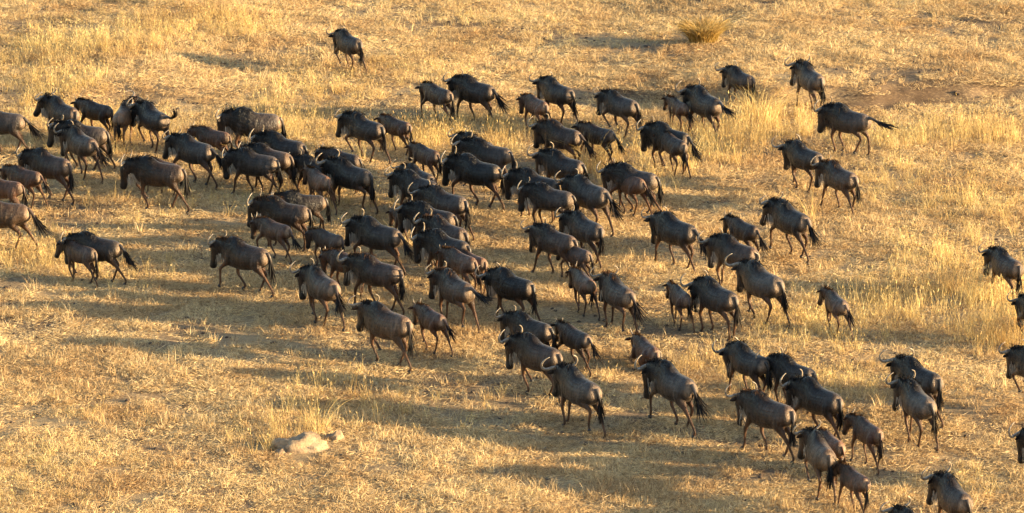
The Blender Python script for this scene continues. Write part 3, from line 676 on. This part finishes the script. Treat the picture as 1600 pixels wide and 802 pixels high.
# ---------------------------------------------------------------- grass clumps scattered as ground cover
def clump(name, n, rad, len0, len1, tilt0, tilt1, w0, w1, mat, seed, k=3, droop=.25, head=0, flat=1.0):
    rng = np.random.default_rng(seed)
    a = rng.uniform(0, 2 * math.pi, n); r = rad * np.sqrt(rng.uniform(0, 1, n))
    base = np.stack([r * np.cos(a), r * np.sin(a), np.zeros(n) - .01], 1)
    base[:, 2] += rng.uniform(0, .03, n) * flat
    az = rng.uniform(0, 2 * math.pi, n); el = np.radians(rng.uniform(tilt0, tilt1, n)); L = rng.uniform(len0, len1, n)
    d = np.stack([np.cos(az) * np.cos(el), np.sin(az) * np.cos(el), np.sin(el)], 1)
    t = np.linspace(0, 1, k)
    P = base[:, None] + d[:, None] * (L[:, None] * t[None])[:, :, None]
    P[:, :, 2] -= (droop * L[:, None] * t[None] ** 2.5) * rng.uniform(.2, 1, n)[:, None]
    hv = np.stack([np.cos(az), np.sin(az), 0 * az], 1); P += hv[:, None] * (droop * .8 * L[:, None] * t[None] ** 2)[:, :, None]
    P[:, :, 2] = np.maximum(P[:, :, 2], -.005)
    V, F = ribbons(P, rng.uniform(w0, w1, n), rng)
    if head:
        m = rng.random(n) < head; tips = P[m][:, -1]; dirs = nrm(P[m][:, -1] - P[m][:, -2])
        hp = np.stack([tips - dirs * .02, tips + dirs * .04 , tips + dirs * .09 + np.array([0, 0, -.02])], 1)
        V2, F2 = ribbons(hp, np.full(len(hp), .022), rng); F += [tuple(q + len(V) for q in f) for f in F2]; V = np.vstack([V, V2])
    me = mesh_from(V, F, name, False); me.materials.append(mat)
    return bpy.data.objects.new(name, me)

def scatter(name, label, clumps, pts, scl, zs, seed, cat='dry grass'):
    clear = np.random.default_rng(seed + 90).random(len(pts)) > (0 if name == 'soil_clods' else .9) * bank_mask(pts[:, 0], pts[:, 1])
    for bx, by, br in STONES: clear &= ((pts[:, 0] - bx) ** 2 + (pts[:, 1] - by) ** 2) > br * br
    pts, scl, zs = pts[clear], np.asarray(scl)[clear], np.asarray(zs)[clear]
    rng = np.random.default_rng(seed); n = len(pts)
    cc = bpy.data.collections.new(name + '_clumps')
    for c in clumps: cc.objects.link(c)
    me = bpy.data.meshes.new(name); z = ground_h(pts[:, 0], pts[:, 1])
    me.vertices.add(n); me.vertices.foreach_set('co', np.stack([pts[:, 0], pts[:, 1], z], 1).astype(np.float32).ravel())
    a = me.attributes.new('idx', 'INT', 'POINT'); a.data.foreach_set('value', rng.integers(0, len(clumps), n).astype(np.int32))
    rot = np.zeros((n, 3), np.float32); rot[:, 2] = rng.uniform(0, 6.283, n); rot[:, :2] = rng.normal(size=(n, 2)) * .05
    a = me.attributes.new('rot', 'FLOAT_VECTOR', 'POINT'); a.data.foreach_set('vector', rot.ravel())
    sv = np.stack([scl, scl, scl * zs], 1).astype(np.float32)
    a = me.attributes.new('scl', 'FLOAT_VECTOR', 'POINT'); a.data.foreach_set('vector', sv.ravel())
    me.update(); ob = link(name, me)
    ng = bpy.data.node_groups.new(name, 'GeometryNodeTree')
    ng.interface.new_socket('Geometry', in_out='INPUT', socket_type='NodeSocketGeometry'); ng.interface.new_socket('Geometry', in_out='OUTPUT', socket_type='NodeSocketGeometry')
    N, L = ng.nodes, ng.links; gi = N.new('NodeGroupInput'); go = N.new('NodeGroupOutput')
    ci = N.new('GeometryNodeCollectionInfo'); ci.inputs['Collection'].default_value = cc; ci.inputs['Separate Children'].default_value = True; ci.inputs['Reset Children'].default_value = True
    ip = N.new('GeometryNodeInstanceOnPoints'); ip.inputs['Pick Instance'].default_value = True
    def na(nm, ty):
        q = N.new('GeometryNodeInputNamedAttribute'); q.data_type = ty; q.inputs[0].default_value = nm
        return next(o for o in q.outputs if o.enabled and o.name == 'Attribute')
    L.new(gi.outputs[0], ip.inputs['Points']); L.new(ci.outputs[0], ip.inputs['Instance']); L.new(na('idx', 'INT'), ip.inputs['Instance Index'])
    e2r = N.new('FunctionNodeEulerToRotation'); L.new(na('rot', 'FLOAT_VECTOR'), e2r.inputs[0]); L.new(e2r.outputs[0], ip.inputs['Rotation'])
    L.new(na('scl', 'FLOAT_VECTOR'), ip.inputs['Scale']); L.new(ip.outputs[0], go.inputs[0])
    md = ob.modifiers.new('scatter', 'NODES'); md.node_group = ng
    return tag(ob, label, cat, kind='stuff')

def field(n, seed, waves):
    """cheap smooth random field for patchiness"""
    rng = np.random.default_rng(seed); ks = []
    for lo, hi in waves:
        a = rng.uniform(0, 6.28, n); f = rng.uniform(lo, hi, n); ks.append(np.stack([f * np.cos(a), f * np.sin(a) * 2.2, rng.uniform(0, 6.28, n)], 1))
    ks = np.vstack(ks)
    return lambda p: np.sin(p[:, :1] * ks[:, 0] + p[:, 1:2] * ks[:, 1] + ks[:, 2]).sum(1) / math.sqrt(len(ks) / 2)

rng = np.random.default_rng(11)
X0, X1, Y0, Y1 = -19.5, 20, -28, 39
def uni(n): return np.stack([rng.uniform(X0, X1, n), rng.uniform(Y0, Y1, n)], 1)
patch = field(8, 3, [(.3, .9), (1.2, 3.0), (3, 7), (6, 12)])
lit = [clump('litter', 250, .42, .04, .15, 1, 24, .005, .0105, M_LIT, 20 + i, 2, .02, flat=1.2) for i in range(6)]
lit += [clump('litter', 110, .30, .05, .15, 20, 75, .006, .011, M_LIT, 30 + i, 2, .05) for i in range(3)]
p = uni(60000); keep = rng.random(len(p)) < np.clip(.54 + .46 * patch(p), .03, 1); p = p[keep]
scatter('straw_litter', 'trampled dry straw lying all over the ground', lit, p, rng.uniform(.7, 1.3, len(p)), rng.uniform(.7, 1.3, len(p)), 1, 'straw')
stub = [clump('stubble', 16, .09, .08, .28, 55, 89, .007, .012, M_LIT, 40 + i, 3, .2) for i in range(5)]
pa2 = field(8, 9, [(.3, .8), (1.0, 2.5)])
p = uni(26000); keep = rng.random(len(p)) < np.clip(.28 + .30 * pa2(p), .03, 1); p = p[keep]
scatter('short_grass', 'short dry grass stubble scattered over the plain', stub, p, rng.uniform(.6, 1.3, len(p)), rng.uniform(.6, 1.3, len(p)), 2)
# taller stands: centre x, y, radii, clumps, height factor
STANDS = [
    (-12.56, 22.91, 3.00, 3.25, 600, 0.50),
    (-8.83, 25.47, 2.10, 2.17, 380, 0.45),
    (-13.11, 16.80, 1.65, 2.71, 320, 0.55),
    (-10.84, 12.59, 2.10, 2.44, 320, 0.55),
    (-7.97, 10.55, 1.35, 3.25, 60, 0.50),
    (-5.68, 17.02, 1.65, 2.17, 160, 0.50),
    (-3.60, 19.08, 3.00, 3.25, 220, 0.35),
    (-6.23, 13.37, 1.80, 2.71, 220, 0.60),
    (-3.08, 11.76, 1.65, 1.90, 150, 0.60),
    (-1.38, 12.81, 1.80, 2.17, 240, 0.60),
    (0.86, 12.74, 1.20, 3.25, 60, 0.60),
    (2.19, 9.99, 0.90, 2.71, 70, 0.70),
    (3.37, 9.76, 1.50, 3.25, 150, 0.60),
    (5.46, 11.43, 1.20, 2.17, 200, 0.70),
    (6.90, 13.06, 1.65, 1.90, 150, 0.80),
    (9.90, 11.59, 1.80, 1.19, 130, 0.65),
    (12.56, 12.58, 1.50, 1.41, 150, 0.75),
    (10.24, 7.06, 2.70, 2.71, 260, 0.45),
    (11.98, 4.47, 1.35, 2.71, 110, 0.55),
    (10.30, -3.97, 2.10, 2.44, 420, 0.80),
    (11.25, -6.79, 1.20, 2.17, 200, 0.80),
    (7.43, -6.24, 2.10, 2.44, 240, 0.50),
    (7.57, -11.02, 1.80, 1.63, 120, 0.35),
    (10.91, -0.43, 1.80, 2.17, 150, 0.60),
    (4.64, -9.29, 0.90, 1.36, 60, 0.50),
    (5.43, -10.91, 0.90, 1.63, 40, 0.45),
    (-8.90, 4.37, 3.30, 2.71, 90, 0.45),
    (-11.59, 0.18, 1.80, 2.17, 170, 0.50),
    (-9.59, -1.44, 1.65, 1.63, 70, 0.40),
    (-5.24, 5.84, 0.90, 1.63, 50, 0.40),
    (-2.91, 4.43, 0.90, 2.17, 50, 0.40),
    (-4.44, 6.45, 0.90, 2.71, 50, 0.50),
    (-4.35, -13.01, 1.65, 3.25, 60, 0.65),
    (-5.08, -15.37, 0.90, 1.36, 30, 0.70),
    (-2.25, -12.90, 1.05, 1.36, 20, 0.45),
    (-10.09, -19.04, 1.95, 3.25, 200, 0.30),
    (-9.38, -14.94, 1.50, 2.71, 60, 0.30),
    (-0.84, -13.18, 0.90, 1.63, 20, 0.40),
    (9.35, -18.42, 0.90, 1.36, 30, 0.40),
    (10.88, 25.35, 3.00, 1.63, 80, 0.20),
    (1.12, 24.06, 3.75, 2.71, 160, 0.25),
    (-1.90, 26.85, 2.25, 1.63, 120, 0.35),
    (8.98, -11.22, 1.35, 1.63, 60, 0.35),
    (2.14, -10.99, 1.80, 3.25, 20, 0.40),

]
tall = [clump('tall', 11, .13, .30, .85, 70, 89, .008, .014, M_TALL, 50 + i, 4, .12, head=.3) for i in range(6)]
pts = []; hs = []
for cx, cy, rx, ry_, n, h in STANDS:
    q = rng.normal(size=(n, 2)) * .55; q = q[(q ** 2).sum(1) < 1.6]
    gp = np.stack([cx + q[:, 0] * rx, cy + q[:, 1] * ry_], 1); ok = rng.random(len(gp)) < np.clip(.6 + .35 * patch(gp), .1, 1)
    gp = gp[ok]; pts.append(gp); hs.append(np.full(len(gp), h) * rng.uniform(.55, 1.2, len(gp)))
pts = np.vstack(pts); hs = np.concatenate(hs)
scatter('tall_grass', 'tall yellow dry grass standing in loose bands between the animals', tall, pts, np.full(len(pts), .85), hs / .85 / .85, 3)
# dark clods and dung
cl = []
for i in range(4):
    r2 = np.random.default_rng(70 + i); u = np.linspace(-1, 1, 6); P = np.stack([u * .035, 0 * u, .012 + 0 * u], 1) + r2.normal(size=(6, 3)) * .004
    v, f, _, _ = sweep(P, .034 * np.sqrt(np.clip(1.05 - u ** 2, .03, 1)) * r2.uniform(.8, 1.2, 6), .022 * np.sqrt(np.clip(1.05 - u ** 2, .03, 1)), 7)
    me = mesh_from(v, f, 'clod'); me.materials.append(mat_plain('dung_clod', (.07, .045, .03), .9)); cl.append(bpy.data.objects.new('clod', me))
p = uni(9000); keep = rng.random(len(p)) < np.clip(.4 - .3 * patch(p), .05, 1); p = p[keep]
scatter('soil_clods', 'small dark clods and dung lying between the straw', cl, p, rng.uniform(.5, 1.7, len(p)), rng.uniform(.7, 1.1, len(p)), 4, 'clods')

# ---------------------------------------------------------------- single tussocks and stones
def tussock(x, y, n, rad, h, lean, mat, label, seed, w=.012):
    rng = np.random.default_rng(seed)
    root = bpy.data.objects.new('grass_tussock', None); COL.objects.link(root); root.location = (x, y, float(ground_h(x, y)))
    tag(root, label, 'grass tussock')
    for nm, m2, nn, hh in (('blades', mat, n, h), ('seed_stalks', M_TALL, n // 6, h * 1.25)):
        a = rng.uniform(0, 6.283, nn); r = rad * np.sqrt(rng.random(nn)) * .55
        b = np.stack([r * np.cos(a), r * np.sin(a), 0 * r - .02], 1); out = np.stack([np.cos(a), np.sin(a), 0 * a], 1) + rng.normal(size=(nn, 3)) * [.5, .5, 0] + np.array([lean, 0, 0])
        L = rng.uniform(.5, 1.05, nn) * hh; t = np.linspace(0, 1, 5)
        P = b[:, None] + out[:, None] * (L[:, None] * .48 * t[None] ** 1.7)[:, :, None]; P[:, :, 2] += L[:, None] * (t - .28 * t ** 3)[None]
        v, f = ribbons(P, rng.uniform(w * .7, w * 1.5, nn), rng); o = link(nm, mesh_from(v, f, nm, False), m2, root); o['kind'] = 'stuff'
tussock(5.50, 22.71, 2000, .72, .84, .0, M_BUSH, 'rounded olive gold tussock alone near the top edge, right of centre', 1, .016)
tussock(6.76, 14.40, 190, .9, 1.2, .3, M_TALL, 'tall yellow tussock leaning right in front of a screened brown wildebeest', 2)
tussock(4.61, 9.05, 45, .5, 1.1, .1, M_TALL, 'thin clump of long stalks crossing the black low-headed wildebeest and calf', 3)
tussock(2.09, 8.64, 50, .4, 1.2, -.3, M_TALL, 'loose clump of bent stalks in front of the broad-horned wildebeest', 4, .014)
tussock(-4.21, -14.58, 60, .5, .9, 0, M_TALL, 'sparse clump of stalks just behind the larger pink boulder', 5)
tussock(-8.83, 6.23, 16, .5, 1.0, -.5, M_TALL, 'few long bent stalks arching in front of the bluish grey wildebeest', 6, .016)
tussock(-6.73, 8.95, 16, .5, 1.1, -.4, M_TALL, 'few long bent stalks arching over the backs below the massive side-on adult', 7, .016)
tussock(7.52, 3.45, 14, .4, 1.2, -.3, M_TALL, 'few tall stalks crossing the partly covered dark brown wildebeest at right', 8, .016)


def mat_rock():
    m, n, l, p = nodes('pinkish_boulder')
    t = n.new('ShaderNodeTexCoord'); a = noise(n, l, t.outputs['Object'], 3.5, 6, .6); b2 = noise(n, l, t.outputs['Object'], 22, 5, .7)
    c = ramp(n, l, a.outputs[0], [(.3, (.15, .10, .062)), (.5, (.34, .235, .14)), (.7, (.46, .33, .205))]).outputs[0]
    c = mix(n, l, 'MULTIPLY', .6, c, ramp(n, l, b2.outputs[0], [(.3, (.6, .55, .5)), (.6, (1.1, 1.1, 1.1))]).outputs[0])
    l.new(c, p.inputs['Base Color']); p.inputs['Roughness'].default_value = .9
    b = n.new('ShaderNodeBump'); b.inputs['Strength'].default_value = .8; b.inputs['Distance'].default_value = .04; l.new(b2.outputs[0], b.inputs['Height']); l.new(b.outputs[0], p.inputs['Normal'])
    return m
ROCK = mat_rock()
def boulder(x, y, sx, sy, sz, rot, seed, label):
    import bmesh
    from mathutils import noise as mn
    bm = bmesh.new(); bmesh.ops.create_icosphere(bm, subdivisions=4, radius=1)
    for v in bm.verts:
        d = v.co.normalized(); q = mn.noise(d * 1.3 + Vector((seed, 0, 0))) * .40 + abs(mn.noise(d * 2.6 + Vector((0, seed, 0)))) * -.30 + mn.noise(d * 6 + Vector((0, seed, 3))) * .09 + mn.noise(d * 14 + Vector((0, seed, 3))) * .03
        c2 = d * (1 + q); c2.z = c2.z * sz; c2.x *= sx; c2.y *= sy; v.co = c2
    me = bpy.data.meshes.new('boulder'); bm.to_mesh(me); bm.free(); me.polygons.foreach_set('use_smooth', [True] * len(me.polygons))
    o = link('boulder', me, ROCK); o.location = (x, y, float(ground_h(x, y)) - sz * .12); o.rotation_euler = (0, 0, rot); tag(o, label, 'boulder')
boulder(-4.48, -15.90, .66, .42, .34, .1, 3.0, 'larger smooth pinkish boulder half buried in straw, lower left')
boulder(-3.77, -15.25, .24, .2, .19, .5, 7.0, 'small pointed pinkish stone right of the larger boulder')
boulder(-4.86, -16.17, .24, .18, .13, .9, 11.0, 'small dark stone tucked against the left end of the larger boulder')
